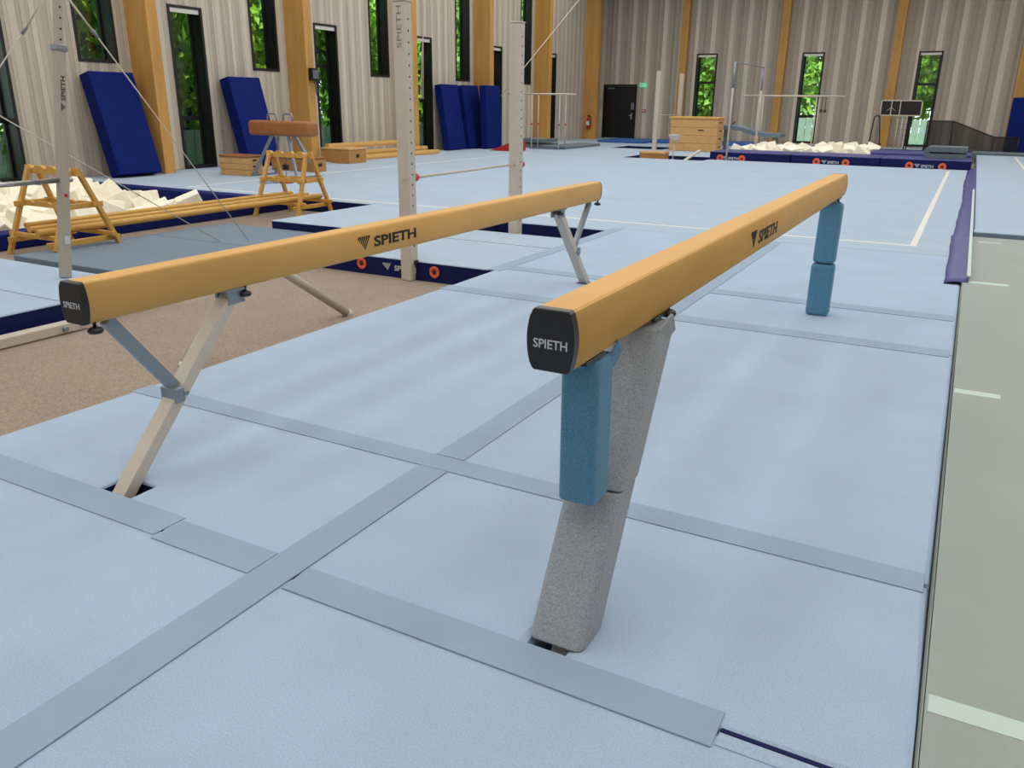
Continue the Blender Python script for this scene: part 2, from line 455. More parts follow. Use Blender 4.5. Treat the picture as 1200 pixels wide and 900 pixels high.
G = .004
def landing_mat(x0, x1, y0, y1, label, holes=(), bev=.012):
    return tag(slab('landing_mat', x0+G, x1-(G if x1 < 0 else -.014), y0+G, y1-G, -.2, 0, 'navy' if x1 < 0 else 'mat_blue', 'mat_blue', holes, bev), label, 'mat', 'light blue mats under the beams')
XS = -1.005
FOOT_L = (-2.10, -1.92, .115, .235); FOOT_LF = (-2.10, -1.94, 4.87, 4.99); FOOT_R = (-.082, .03, .092, .25)
landing_mat(-3, XS, -3.4, 0, 'pale blue mat beyond the lettered end of the low beam')
landing_mat(XS, .95, -3.4, 0, 'pale blue mat beyond the lettered end of the padded beam', bev=.02)
landing_mat(-3, XS, 0, 1.02, 'pale blue mat with a navy slot for the leg at the low beam\'s lettered end', [FOOT_L])
landing_mat(XS, .95, 0, 1.02, 'pale blue mat that the grey padded leg stands on', [FOOT_R], .03)
landing_mat(-3, XS, 1.02, 4.10, 'long pale blue mat under the middle of the low beam')
landing_mat(XS, .95, 1.02, 4.10, 'long pale blue mat under the middle of the padded beam', (), .02)
landing_mat(-3, XS, 4.10, 5.18, 'pale blue mat around the leg at the low beam\'s plain end', [FOOT_LF])
landing_mat(XS, .95, 4.10, 5.18, 'pale blue mat that the all-blue padded leg stands on', (), .02)
landing_mat(-3, XS, 5.18, 8.28, 'pale blue mat past the end of the low beam, before the white line')
landing_mat(XS, .95, 5.18, 8.28, 'pale blue mat past the end of the padded beam, beside the purple sheet', (), .02)

def strip(x0, x1, y0, y1, label, z=.0045):
    return tag(MB().box(x0, x1, y0, y1, .0002, z, .0015, 1).build('cover_strip', 'strip_grey'), label, 'strip', 'grey cover strips over the mat seams')
strip(-3, -1.585, -.045, .105, 'grey cover strip beside the navy slot of the low beam\'s leg')
strip(-1.575, -1.09, -.065, .085, 'short grey cover strip piece between the navy leg slot and the long seam')
strip(-.925, .515, -.075, .065, 'grey cover strip at the grey padded leg\'s foot, with navy tape at its end', .006)
strip(-1.085, -.935, -3.4, .950, 'grey cover strip between the beams, running up to the first full crossing', .006)
strip(-1.085, -.935, 1.09, 8.25, 'long grey cover strip between the beams, past the first full crossing')
strip(-3, .945, .955, 1.085, 'grey cover strip running unbroken across under both beams')
strip(-3, -1.09, 4.02, 4.20, 'grey cover strip crossing under the low beam before its plain end')
strip(-.93, .94, 4.02, 4.20, 'grey cover strip crossing under the padded beam just before its all-blue leg')
strip(-2.925, -1.09, 5.09, 5.27, 'grey cover strip just past the plain end of the low beam')
strip(-.93, .94, 5.09, 5.27, 'grey cover strip just past the all-blue padded leg')
strip(-3.08, -2.93, 4.98, 8.25, 'grey cover strip along the mat edge past the low beam')
# open hook tape seam
t = tag(MB().box(.52, .945, -.06, -.012, .0002, .003).build('hook_tape', 'mat_blue'), 'pale tape beside the navy tape line near the grey padded leg', 'tape')
tag(MB().box(.52, .945, -.008, .006, .0002, .003).build('hook_tape', 'navy'), 'narrow navy tape line between cover strip and runway', 'tape')

# runway, pad and purple sheet on the right
rw = tag(slab('runway_carpet', .969, 3.6, -3.4, 9.85, -.2, .03, 'runway_grey', 'runway_grey', (), .008), 'grey green runway carpet beside the blue mats', 'carpet')
mat('tick', '#c3d6cf', rough=.8)
for (x0, x1, y0, y1) in ((.985, 1.75, .30, .375), (.985, 1.21, 3.18, 3.26), (1.02, 1.34, 6.62, 6.72), (1.1, 1.35, 9.35, 9.42)):
    box('marker_tape', 'tick', x0, x1, y0, y1, .0302, .0315, rw)
tp = tag(slab('tumbling_pad', 1.04, 4.4, 9.86, 29.5, -.2, .09, 'slate', 'floor_blue', (), .012), 'thick pale blue pad at the end of the grey runway', 'pad')
box('lane_line', 'white_paint', 2.08, 2.14, 10.2, 29.0, .0902, .0915, tp)
# sheet hanging over the pad edge
mb = MB(); bm = mb.bm; rows = []
NY = 60
for k in range(NY+1):
    y = 6.62 + (22.7-6.62)*k/NY
    wv = .005*math.sin(k*1.3+math.sin(k*.7))+.012*math.sin(k*.23+1)
    prof = [(1.05, .094), (1.035, .096), (1.0, .080), (.955+wv*.3, .045+wv*.4), (.90+wv, .020+abs(wv)*.6), (.845+wv, .006)]
    if y < 9.9: prof = [(x-.03, z-(.055 if i < 3 else .02 if i == 3 else 0)) for i, (x, z) in enumerate(prof)]
    rows.append([bm.verts.new((x, y, max(z, .005))) for x, z in prof])
for a, b in zip(rows, rows[1:]):
    for i in range(5): bm.faces.new((a[i], a[i+1], b[i+1], b[i]))
sh = mb.build('cover_sheet', 'purple', smooth=True)
md = sh.modifiers.new('thickness', 'SOLIDIFY'); md.thickness = .004; md.offset = 1
tag(sh, 'wrinkled purple vinyl sheet hanging over the pad edge onto the mats', 'sheet')
for k in range(4): box('care_label', 'white_print', .875, .935, 7.35+k*.11, 7.40+k*.11, .022, .0245-.0, sh)
MB().box(1.0, 1.03, 6.6, 16.0, .088, .0985).build('edge_binding', 'tick', sh)

# ------------------------------------------------------------------ balance beams
def beam_profile(cx, zt, grow=0.0):
    H = .16; pts = []
    n = 12; zm = zt-H/2; c = .005
    def hw(z): return .05+.015*(1-((z-zm)/(H/2))**2)+grow
    right = []
    for k in range(n+1):
        z = zm + (H/2-c)*(1-2*k/n); right.append((hw(z), z))
    right = [(.05-c+grow, zt+grow)] + right + [(.05-c+grow, zt-H-grow)]
    return [(cx+x, z) for x, z in right] + [(cx-x, z) for x, z in reversed(right)]
def balance_beam(cx, y0, zt, label, txt_y, logo_y):
    t = thing('balance_beam', (cx, y0+2.5, -.2), label, 'balance beam', 'the two balance beams')
    mb = MB(); mb.prism(beam_profile(cx, zt), y0+.028, y0+4.988)
    for f in mb.bm.faces: f.smooth = len(f.verts) == 4 and abs(f.normal.y) < .5
    body = mb.build('beam_body', 'leather', t)
    for f in body.data.polygons: f.use_smooth = abs(f.normal.z) < .5 and abs(f.normal.y) < .5
    for ya, yb, ny in ((y0, y0+.028, -1), (y0+4.988, y0+5, 1)):
        mb = MB(); mb.prism(beam_profile(cx, zt, .001), ya, yb)
        front = [f for f in mb.bm.faces if len(f.verts) > 4 and abs(f.calc_center_median().y-(ya if ny < 0 else yb)) < 1e-4]
        bmesh.ops.bevel(mb.bm, geom=list(front[0].edges), offset=.005, segments=3, affect='EDGES', profile=.5)
        cp = mb.build('end_cap', 'black_plastic', t)
        if ny < 0: lettering(cp, 'SPIETH', (cx, y0, zt-.088), (1, 0, 0), (0, 0, 1), (0, -1, 0), .024, .094, 'white_print', .002, .012)
    lettering(body, 'SPIETH', (cx+.0632, txt_y, zt-.082), (0, 1, 0), (0, 0, 1), (1, 0, 0), .058, .40, 'black_print', .006, .03)
    logo(body, (cx+.0622, logo_y, zt-.080), (0, 1, 0), (0, 0, 1), (1, 0, 0), .075, 'black_print', .004)
    return t
def knob(parent, x, y, z):
    mb = MB(); mb.tube((x, y, z+.06), (x, y, z+.02), .007); mb.lathe((x, y, z-.005), [(.012, 0), (.026, .004), (.030, .014), (.026, .022), (.010, .028)], 14)
    return mb.build('clamp_knob', 'black_plastic', parent)

LB = (-2.024, .07, .881)
low = balance_beam(*LB, 'lower tan balance beam on bare beige metal legs', 2.02, 1.735)
x, y0, zt = LB; zb = zt-.16
def bare_leg(yf, yt, yb_, ym):
    lg = MB().beam((x, yf, -.2), (x, yt, zb-.03), .075, .055, (1, 0, 0), .004).build('leg', 'steel_beige', low)
    s = 1 if yt > yf else -1
    mb = MB(); mb.box(x-.05, x+.05, yt-.06, yt+.06, zb-.012, zb); mb.box(x+.025, x+.04, yt-.05, yt+.05, zb-.07, zb-.012); mb.box(x-.04, x-.025, yt-.05, yt+.05, zb-.07, zb-.012)
    mb.build('bracket', 'steel_grey', lg)
    q = (ym-yf)/(yt-yf); zm = -.2+(zb-.03+.2)*q
    br = MB().beam((x, ym, zm), (x, yb_, zb-.01), .035, .05, (1, 0, 0), .003).build('brace', 'steel_grey', low)
    mb = MB(); mb.box(x-.048, x+.048, ym-.035*s-.02, ym-.035*s+.03, zm-.035, zm+.03, .004, 1); mb.tube((x-.056, ym, zm), (x+.056, ym, zm), .010); mb.build('hinge', 'steel_grey', br)
    knob(low, x+.045, yt+.05*s, zb-.042); knob(low, x+.045, yb_-.08*s, zb-.038)
bare_leg(.0, .83, .20, .49)
bare_leg(5.10, 4.31, 4.95, 4.63)

RB = (0.0, 0.0, 1.05)
high = balance_beam(*RB, 'higher tan balance beam with grey and blue felt padded legs', 2.215, 1.92)
x, y0, zt = RB; zb = zt-.16
MB().beam((x, .065, -.2), (x, .70, zb-.01), .06, .05).build('leg', 'steel_beige', high)
MB().beam((x, .36, .33), (x, .24, zb-.01), .035, .045).build('brace', 'steel_grey', high)
MB().beam((x, 4.80, -.2), (x, 4.82, zb-.01), .06, .05).build('leg', 'steel_beige', high)
mb = MB(); mb.box(x-.05, x+.05, .66, .80, zb-.012, zb); mb.box(x-.05, x+.05, .12, .24, zb-.012, zb); mb.box(x-.05, x+.05, 4.74, 4.90, zb-.012, zb); mb.build('bracket', 'black_plastic', high)
knob(high, x+.045, .80, zb-.022); knob(high, x+.03, 4.90, zb-.06)
def sleeve(p0, p1, w, d, m, name='padding_sleeve', bev=.022, taper=1.0):
    mb = MB(); mb.beam(p0, p1, w, d, (1, 0, 0), bev)
    o = mb.build(name, m, high)
    return o
def sheared_sleeve(x0, x1, yc, dep, z0, z1, k, m, bev=.028):
    # felt wrap around the slanted leg, cut level at both ends
    mb = MB(); mb.box(x0, x1, yc-dep/2, yc+dep/2, z0, z1)
    es = [e for e in mb.bm.edges if abs(e.verts[0].co.z-e.verts[1].co.z) > .1]
    bmesh.ops.bevel(mb.bm, geom=es, offset=bev, segments=4, affect='EDGES', profile=.5)
    bmesh.ops.bevel(mb.bm, geom=[e for e in mb.bm.edges if abs(e.verts[0].co.z-e.verts[1].co.z) < .001], offset=.006, segments=2, affect='EDGES', profile=.5)
    for v in mb.bm.verts: v.co.y += k*v.co.z
    return mb.build('padding_sleeve', m, high)
sheared_sleeve(-.095, .082, .182, .175, .002, .415, .575, 'felt_grey')
sheared_sleeve(-.085, .088, .172, .165, .42, .865, .60, 'felt_grey')
sheared_sleeve(-.056, .058, .262, .125, .435, .872, -.02, 'felt_blue', .02)
MB().beam((.078, .63, .835), (.098, .70, .878), .012, .07, (1, 0, 0), .003).build('felt_flap', 'felt_grey', high)
MB().beam((.054, .285, .845), (.064, .325, .892), .008, .05, (1, 0, 0), .003).build('felt_flap', 'felt_blue', high)
sleeve((0, 4.80, .0), (0, 4.80, .40), .165, .13, 'felt_blue')
sleeve((0, 4.80, .405), (0, 4.835, .85), .155, .14, 'felt_blue')

# ------------------------------------------------------------------ exercise floor (raised spring floor) with its carpet rolls
HOLE = (-4.72, -3.03, 7.15, 8.05)
ef = thing('exercise_floor', (-6, 15, -.2), 'large pale blue sprung exercise floor with white boundary lines', 'floor mat')
cuts = [8.6, 9.5, 11.5, 13.5, 15.5, 17.5, 19.5, 21.5, 22.3]
for y0, y1 in zip(cuts, cuts[1:]):
    slab('carpet_roll', XL+.02, 1.02 if y0 < 8.7 else 1.02, y0+.004, y1-.004, -.2, 0, 'navy', 'floor_blue', (), .012, ef)
slab('carpet_roll', -3.0, .95, 8.29, 8.596, -.2, 0, 'navy', 'floor_blue', (), .012, ef)
slab('carpet_roll', -7.25, -3.0, 6.40, 8.596, -.2, 0, 'navy', 'floor_blue', [HOLE], .012, ef)
slab('carpet_roll', -5.25, -3.0, 5.0, 6.396, -.2, 0, 'navy', 'floor_blue', (), .012, ef)
slab('carpet_roll', XL+.02, -8.45, 22.304, 35.7, -.2, 0, 'navy', 'floor_blue', [(-10.9, -8.9, 27.4, 29.3)], .012, ef)
slab('carpet_roll', -8.45, -5.95, 24.2, 35.7, -.2, 0, 'navy', 'floor_blue', (), .012, ef)
slab('carpet_roll', -5.95, 1.02, 22.304, 23.0, -.2, 0, 'navy', 'floor_blue', (), .012, ef)
slab('carpet_roll', -5.95, 6.0, 34.0, 35.7, -.2, 0, 'navy', 'floor_blue', (), .012, ef)
slab('carpet_roll', 1.02, 6.0, 29.5, 34.0, -.2, 0, 'navy', 'floor_blue', (), .012, ef)
for (x0, x1, y0, y1) in ((-11.7, .47, 8.82, 8.89), (.40, .47, 8.89, 22.3), (-11.7, -11.63, 8.89, 22.3)):
    box('boundary_line', 'white_paint', x0, x1, y0, y1, .0002, .0015, ef)
# navy edge print by the recess under the low bar: discs, logo and name
for xx in (-4.62, -3.70):
    MB().lathe((xx, 4.995, -.095), [(.028, -.003), (.028, .006), (.058, .006), (.060, .004), (.060, -.003)], 24, (0, -1, 0)).build('vent_ring', 'orange', ef)
    MB().lathe((xx, 4.997, -.095), [(.0275, -.002), (.0275, .004)], 20, (0, -1, 0)).build('vent_disc', 'dark_brown', ef)
lettering(ef, 'SPIETH', (-4.06, 4.994, -.10), (1, 0, 0), (0, 0, 1), (0, -1, 0), .055, .27, 'white_print', .004, .02)
logo(ef, (-4.29, 4.996, -.095), (1, 0, 0), (0, 0, 1), (0, -1, 0), .075, 'white_print', .004)

# pale mats and slate mats on the brown carpet, left
def fm(name, x0, x1, y0, y1, z1, side, top, label, cat, group=None, bev=.012):
    return tag(slab(name, x0, x1, y0, y1, -.2, z1, side, top, (), bev), label, cat, group)
fm('landing_mat', -7.6, -5.25, .2, 2.08, 0, 'navy', 'mat_blue', 'pale blue mat with navy side beside the beige base rail', 'mat', 'pale mats under the left bar')
fm('landing_mat', -7.6, -5.25, 2.09, 2.92, 0, 'navy', 'mat_blue', 'pale blue mat around the foot of the left bar upright, before the slate mats', 'mat', 'pale mats under the left bar')
fm('thin_mat', -8.12, -6.42, 3.40, 5.15, -.1, 'slate', 'slate', 'slate grey thin mat by the first wooden trestle', 'mat', 'slate mats on the brown carpet')
fm('thin_mat', -8.12, -6.42, 5.155, 6.38, -.1, 'slate', 'slate', 'slate grey thin mat between the two wooden trestles', 'mat', 'slate mats on the brown carpet')

# ------------------------------------------------------------------ foam pit, left
mat('pit_pad', '#0a1c64', rough=.65, spec=.2, var=.1, scale=4)
pads = [((-9.30, -9.0, 2.2, 8.59), 'navy padded edge of the foam pit behind the trestles'), ((XL+.05, -9.31, 8.30, 8.59), 'navy padded edge of the foam pit along the exercise floor')]
for (x0, x1, y0, y1), lab in pads:
    tag(MB().box(x0, x1, y0, y1, -.2, -.005, .02).build('pit_edge_pad', 'pit_pad'), lab, 'pad', 'edge pads of the left foam pit')
cube_me = {}
def foam_cube(c, s, rot, label, group):
    key = round(s, 2)
    if key not in cube_me:
        bm = bmesh.new(); bmesh.ops.create_cube(bm, size=key); bmesh.ops.bevel(bm, geom=list(bm.edges), offset=.012, segments=1, affect='EDGES')
        me = bpy.data.meshes.new('foam_block'); bm.to_mesh(me); bm.free(); me.materials.append(MATS['foam']); cube_me[key] = me
    o = bpy.data.objects.new('foam_block', cube_me[key]); COL.objects.link(o); o.location = c; o.rotation_euler = rot
    return tag(o, label, 'foam block', group)
R = random.Random(11)
def foam_field(x0, x1, y0, y1, step, zf, size, label, group):
    ny = int((y1-y0)/step); nx = int((x1-x0)/step)
    for j in range(ny+1):
        for i in range(nx+1):
            x = x0 + (x1-x0)*i/nx + R.uniform(-.16, .16)*step; y = y0 + (y1-y0)*j/ny + R.uniform(-.16, .16)*step
            s = R.choice(size)
            foam_cube((min(max(x, x0), x1), min(max(y, y0), y1), zf(x, y) + R.uniform(-.05, .09)), s, (R.uniform(-.6, .6), R.uniform(-.6, .6), R.uniform(0, 1.5)), label, group)
foam_field(-13.0, -9.65, 3.3, 7.15, .45, lambda x, y: -.13 + .16*math.exp(-((x+11.6)**2+(y-6.4)**2)/.8), (.28, .32, .36), 'cream foam block heaped in the pit behind the wooden trestles', 'foam blocks in the left pit')

# ------------------------------------------------------------------ trestles and wooden rails
def trestle(cx, cy, ztop, zr, label):
    t = thing('wooden_trestle', (cx, cy, -.2), label, 'trestle', 'wooden trestles')
    # notched head beam
    prof = [(-.47, -.09), (.47, -.09), (.47, .0)]
    for k in range(4):
        nx = .33 - k*.22
        prof += [(nx+.06, 0), (nx+.03, -.028), (nx-.03, -.028), (nx-.06, 0)]
    prof += [(-.47, 0)]
    MB().poly(prof, .055, frame((cx, cy+.0275, ztop), (1, 0, 0), (0, 0, 1), (0, -1, 0))).build('head_beam', 'wood_trestle', t)
    for sx in (-1, 1):
        zf = -.2 if sx < 0 else zr
        for sy in (-1, 1):
            MB().beam((cx+sx*.44, cy+sy*.40, zf), (cx+sx*.37, cy+sy*.052, ztop-.03), .06, .045, (1, 0, 0), .004).build('leg', 'wood_trestle', t)
        for z, q in ((ztop-.42, .43), (-.03, .80)):
            w = .052+(.40-.052)*(ztop-.03-z)/(ztop-.03-zf)
            MB().box(cx+sx*.385-.02, cx+sx*.385+.02, cy-w-.08, cy+w+.08, z-.03, z+.03, .004, 1).build('end_rung', 'wood_trestle', t)
    for sy in (-1, 1):
        pr = [(-.46, -.06), (.46, -.06), (.46, 0), (.18, 0), (.12, -.02), (.06, 0), (-.14, 0), (-.2, -.02), (-.26, 0), (-.46, 0)]
        w = .052+(.40-.052)*.45
        MB().poly(pr, .03, frame((cx, cy+sy*(w-.06)+.015, ztop-.385), (1, 0, 0), (0, 0, 1), (0, -1, 0))).build('notched_rung', 'wood_trestle', t)
    for sy in (-1, 1):
        MB().box(cx-.52, cx+.52, cy+sy*.30-.025, cy+sy*.30+.025, .0, .05, .004, 1).build('lower_rung', 'wood_trestle', t)
    return t
trestle(-8.33, 4.14, .785, -.1, 'ochre wooden trestle by the steel bar upright')
trestle(-8.42, 8.08, .775, -.2, 'ochre wooden trestle in front of the pommel horse')
for i, (xx, zz, ya, yb, lab) in enumerate(((-8.84, .087, 4.02, 8.95-.45, 'ochre rail lying on the trestle rungs next to the foam pit'), (-8.50, .087, 3.85, 8.50, 'middle ochre rail lying on the trestle rungs'),
        (-8.15, .091, 3.72, 8.42, 'ochre rail lying on the trestle rungs next to the slate mats'))):
    r = MB().path([(xx, ya, zz), (xx, ya+.02, zz), (xx, (ya+yb)/2, zz), (xx, yb-.02, zz), (xx, yb, zz)], .036 if i < 2 else .040, 14).build('wooden_rail', 'wood_trestle')
    tag(r, lab, 'rail', 'wooden rails on the trestles')

# ------------------------------------------------------------------ low training bar with two perforated uprights
def bar_upright(name_parent, x, y, ztop, w, dpt, m='steel_beige', z0=-.2):
    MB().box(x-w/2, x+w/2, y-dpt/2, y+dpt/2, z0, ztop, .008, 1).build('upright', m, name_parent)
    hb = MB(); k = 0; z = .15
    while z < ztop-.08:
        hb.tube((x+w/2-.001, y, z), (x+w/2+.0015, y, z), .010, n=10); z += .1
    tag(hb.build('adjustment_holes', 'black', name_parent), kind='stuff')
    MB().box(x-w/2-.006, x+w/2+.006, y-dpt/2-.006, y+dpt/2+.006, ztop, ztop+.012, .003, 1).build('top_cap', 'steel_beige', name_parent)
lb = thing('training_bar', (-4, 6.1, -.2), 'beige training bar with two tall perforated uprights behind the low beam', 'gym bar')
for yy in (4.99, 7.26): bar_upright(lb, -4.0, yy, 2.40, .13, .13)
MB().tube((-3.985, 4.90, .812), (-3.985, 7.36, .825), .014).build('bar', 'steel_beige', lb)
for yy in (5.12, 7.39): MB().lathe((-3.985, yy-.02, .815), [(.014, -.025), (.036, -.02), (.043, .01), (.036, .035), (.014, .045)], 14, (0, 1, 0)).build('end_grip', 'pink_red', lb)
MB().tube((-3.93, 5.0, -.02), (-3.90, 5.0, -.02), .03).build('clamp_knob', 'black_plastic', lb)
mat('grey_print', '#7d7a78', rough=.6)
lettering(lb, 'SPIETH', (-3.995, 4.924, 2.18), (0, 0, 1), (-1, 0, 0), (0, -1, 0), .05, .36, 'grey_print', .002, .0)

# ------------------------------------------------------------------ left bar: telescopic upright, chrome bar, guy cables
hb = thing('horizontal_bar', (-6.1, 1.7, -.2), 'steel horizontal bar with telescopic upright and guy cables in front of the trestle', 'gym bar')
LEAN = .36/2.42
for yb in (2.66, .26):
    def P(z, dx=0.0, yb=yb): return Vector((-6.1+dx, yb+LEAN*z, z))
    MB().beam(P(.002), P(1.93), .08, .08, (1, 0, 0), .010).build('upright', 'steel_dull', hb)
    MB().beam(P(1.93), P(2.42), .058, .058, (1, 0, 0), .005).build('inner_tube', 'steel_dull', hb)
    m_ = MB()
    for k in range(5): m_.tube(P(1.99+k*.085, .0285), P(1.99+k*.085, .0305), .009, n=10)
    tag(m_.build('adjustment_holes', 'black', hb), kind='stuff')
    MB().beam(P(1.90), P(1.95), .10, .10, (1, 0, 0), .006).build('collar', 'steel_grey', hb)
    MB().beam(P(2.42), P(2.47), .08, .08, (1, 0, 0), .006).build('cable_head', 'steel_grey', hb)
    up_ = Vector((0, LEAN, 1)).normalized()
    lettering(hb, 'SPIETH', P(1.60, .040), up_, (0, -up_.z, up_.y), (1, 0, 0), .04, .20, 'black_print', .002, .02)
    logo(hb, P(1.45, .040), up_, (0, -up_.z, up_.y), (1, 0, 0), .045, 'black_print', .002)
    MB().beam(P(.70, .040), P(.73, .040), .006, .03).build('warning_sticker', 'red', hb)
    MB().beam(P(.30, .040), P(.37, .040), .006, .045).build('size_sticker', 'white_print', hb)
MB().tube((-6.1, .30, .845), (-6.1, 2.87, .845), .022).build('bar', 'chrome', hb)
TOPF = Vector((-6.1, 3.02, 2.44)); TOPN = Vector((-6.1, .62, 2.44))
for q in ((TOPF, Vector((-6.75, 5.55, -.198))), (TOPF, Vector((-8.37, 1.99, -.198))), (TOPN, Vector((-6.98, 5.40, -.198)))):
    MB().tube(q[0], q[1], .0055, n=6).build('guy_cable', 'cable', hb)
    c_ = q[0]+(q[1]-q[0])*.13; e_ = (q[1]-q[0]).normalized()
    MB().tube(q[0]+e_.orthogonal()*.012, c_, .008, n=6).build('cable_loop', 'cable', hb)
    MB().tube(c_, c_+e_*.08, .014, n=8).build('tension_lock', 'steel_grey', hb)
rail = thing('base_rail', (-5.1, 1.0, -.2), 'beige square steel base rail lying on the brown carpet beside the pale mat', 'rail')
MB().box(-5.16, -5.06, -.6, 2.12, -.195, -.115, .008, 1).build('rail_tube', 'steel_beige', rail)
MB().tube((-5.06, 1.92, -.155), (-5.03, 1.92, -.155), .02).build('bolt', 'steel_grey', rail)
MB().tube((-5.06, 2.06, -.15), (-5.045, 2.06, -.15), .012).build('bolt', 'steel_grey', rail)
tb = thing('tube_stand', (-3.6, 2.7, -.2), 'low stand of bent beige round tube on the carpet behind the low beam', 'stand')
MB().path([(-3.6, 3.50, -.175), (-3.6, 2.80, .29), (-3.6, 2.74, .325), (-3.6, 2.66, .345), (-3.6, 2.36, .345), (-3.6, 2.30, .325), (-3.6, 2.25, .28), (-3.6, 1.80, -.175)], .035, 16).build('bent_tube', 'steel_beige', tb)
MB().tube((-3.6, 3.495, -.172), (-3.6, 3.53, -.195), .037, n=16).build('end_plug', 'white_paint', tb)
MB().tube((-3.6, 1.805, -.172), (-3.6, 1.78, -.195), .037, n=16).build('end_plug', 'white_paint', tb)

# ------------------------------------------------------------------ mats leaning on the left wall
def leaning_mat(y0, y1, xf, th, H, ang, label, group):
    """xf: front lower edge; leans back by ang"""
    M = Matrix.Translation((xf, 0, 0)) @ Matrix.Rotation(-ang, 4, 'Y')
    mb = MB(); mb.box(-th, 0, y0, y1, 0.0, H, .015, 2, M)
    zmin = min(v.co.z for v in mb.bm.verts)
    for v in mb.bm.verts: v.co.z -= zmin-.002
    return tag(mb.build('crash_mat', 'navy_wall_mat'), label, 'crash mat', group)
lg = 'navy mats leaning on the window wall'
leaning_mat(9.20, 10.22, -14.02, .30, 2.02, .27, 'navy crash mat leaning on the wall under the window beside the foam pit', lg)
leaning_mat(12.75, 13.75, -14.05, .30, 2.02, .25, 'navy crash mat leaning behind the small vaulting box', lg)
leaning_mat(21.75, 22.78, -14.25, .25, 2.06, .16, 'navy mat leaning on the wall next to the stacked wooden beams', lg)
leaning_mat(23.05, 24.10, -14.25, .25, 2.06, .16, 'navy mat leaning in the middle of three, beside a timber post', lg)
leaning_mat(23.42, 24.42, -13.78, .25, 2.06, .05, 'navy mat standing upright against a timber post', lg)

# ------------------------------------------------------------------ vaulting boxes
def vault_box(x0, x1, y0, y1, h, n, label, top='leather_brown', m='wood_light', group='wooden vaulting box sections'):
    t = thing('vaulting_box', ((x0+x1)/2, (y0+y1)/2, 0), label, 'vaulting box', group)
    hs = (h-.05)/n
    for k in range(n):
        sct = MB().box(x0+.01, x1-.01, y0+.01, y1-.01, .002+k*hs, k*hs+hs-.004, .006, 1).build('box_section', m, t)
        MB().box(x1-.011, x1-.005, (y0+y1)/2-.06, (y0+y1)/2+.06, k*hs+hs*.42, k*hs+hs*.68).build('hand_slot', 'black', sct)
    MB().box(x0, x1, y0, y1, h-.05, h, .018, 2).build('padded_top', top, t)
    return t
vault_box(-13.22, -12.40, 11.02, 11.48, .42, 3, 'small three-tier vaulting box with brown top beside the pommel horse')
vault_box(-13.3, -12.0, 12.62, 13.05, .32, 1, 'low reddish wooden box section behind the pommel horse', 'leather_brown', 'wood_box')
vault_box(-13.66, -13.05, 15.12, 15.84, .38, 1, 'wooden box with pale padded top in front of the stacked beams', 'wood_light', 'wood_box')
vault_box(-14.20, -13.72, 15.35, 15.9, .36, 1, 'plain wooden box section against the timber post', 'wood_light', 'wood_box')

# pommel horse
ph = thing('pommel_horse', (-11.78, 11.5, 0), 'brown leather pommel horse with two chrome handles', 'pommel horse')
mb = MB(); mb.box(-12.6, -10.95, 11.32, 11.68, .82, 1.12, .07, 4); mb.build('body', 'leather_brown', ph, smooth=True)
for xx in (-12.06, -11.62):
    pts = []
    for k in range(13):
        a = math.pi*k/12; pts.append((xx-.13*math.cos(a)*1.0, 11.5, 1.10+.155*min(1, math.sin(a)*1.6)))
    MB().path(pts, .018, 10).build('pommel_handle', 'steel_grey', ph)
for sx in (-1, 1):
    for sy in (-1, 1):
        MB().beam((-11.78+sx*.22, 11.5+sy*.10, .83), (-11.78+sx*.60, 11.5+sy*.33, .03), .05, .05).build('leg', 'steel_grey', ph)
    MB().box(-11.78+sx*.60-.03, -11.78+sx*.60+.03, 11.12, 11.88, .004, .035).build('foot_bar', 'steel_grey', ph)
for sx in (-1, 1): MB().tube((-11.78+sx*.25, 11.5, .82), (-11.78, 11.5, .22), .008, n=6).build('chain', 'steel_grey', ph)
MB().box(-11.84, -11.72, 11.46, 11.54, .14, .24, .01, 1).build('tensioner', 'black', ph)
MB().tube((-11.78, 11.5, .14), (-11.78, 11.5, .004), .008, n=6).build('floor_chain', 'steel_grey', ph)

# stack of low practice beams
sb = 'stacked low practice beams'
for (xx, z0, y0, y1, lab) in ((-13.72, .002, 16.45, 20.2, 'low tan practice beam lying on the floor nearest the exercise floor'), (-14.02, .105, 16.0, 20.0, 'low tan practice beam lying one row back beside the window wall'), (-14.22, .31, 15.66, 19.6, 'low tan practice beam on top of the stack by the window wall')):
    t = thing('practice_beam', (xx, (y0+y1)/2, 0), lab, 'beam', sb)
    mb = MB(); mb.prism([(xx+x, z0+z) for x, z in ((-.06, 0), (.06, 0), (.075, .06), (.06, .13), (-.06, .13), (-.075, .06))], y0, y1); mb.build('beam_body', 'leather', t)
    for yy in (y0+.4, y1-.4):
        if z0 > .05: MB().box(xx-.08, xx+.08, yy-.05, yy+.05, .002, z0, .004, 1).build('support_block', 'wood_box', t)

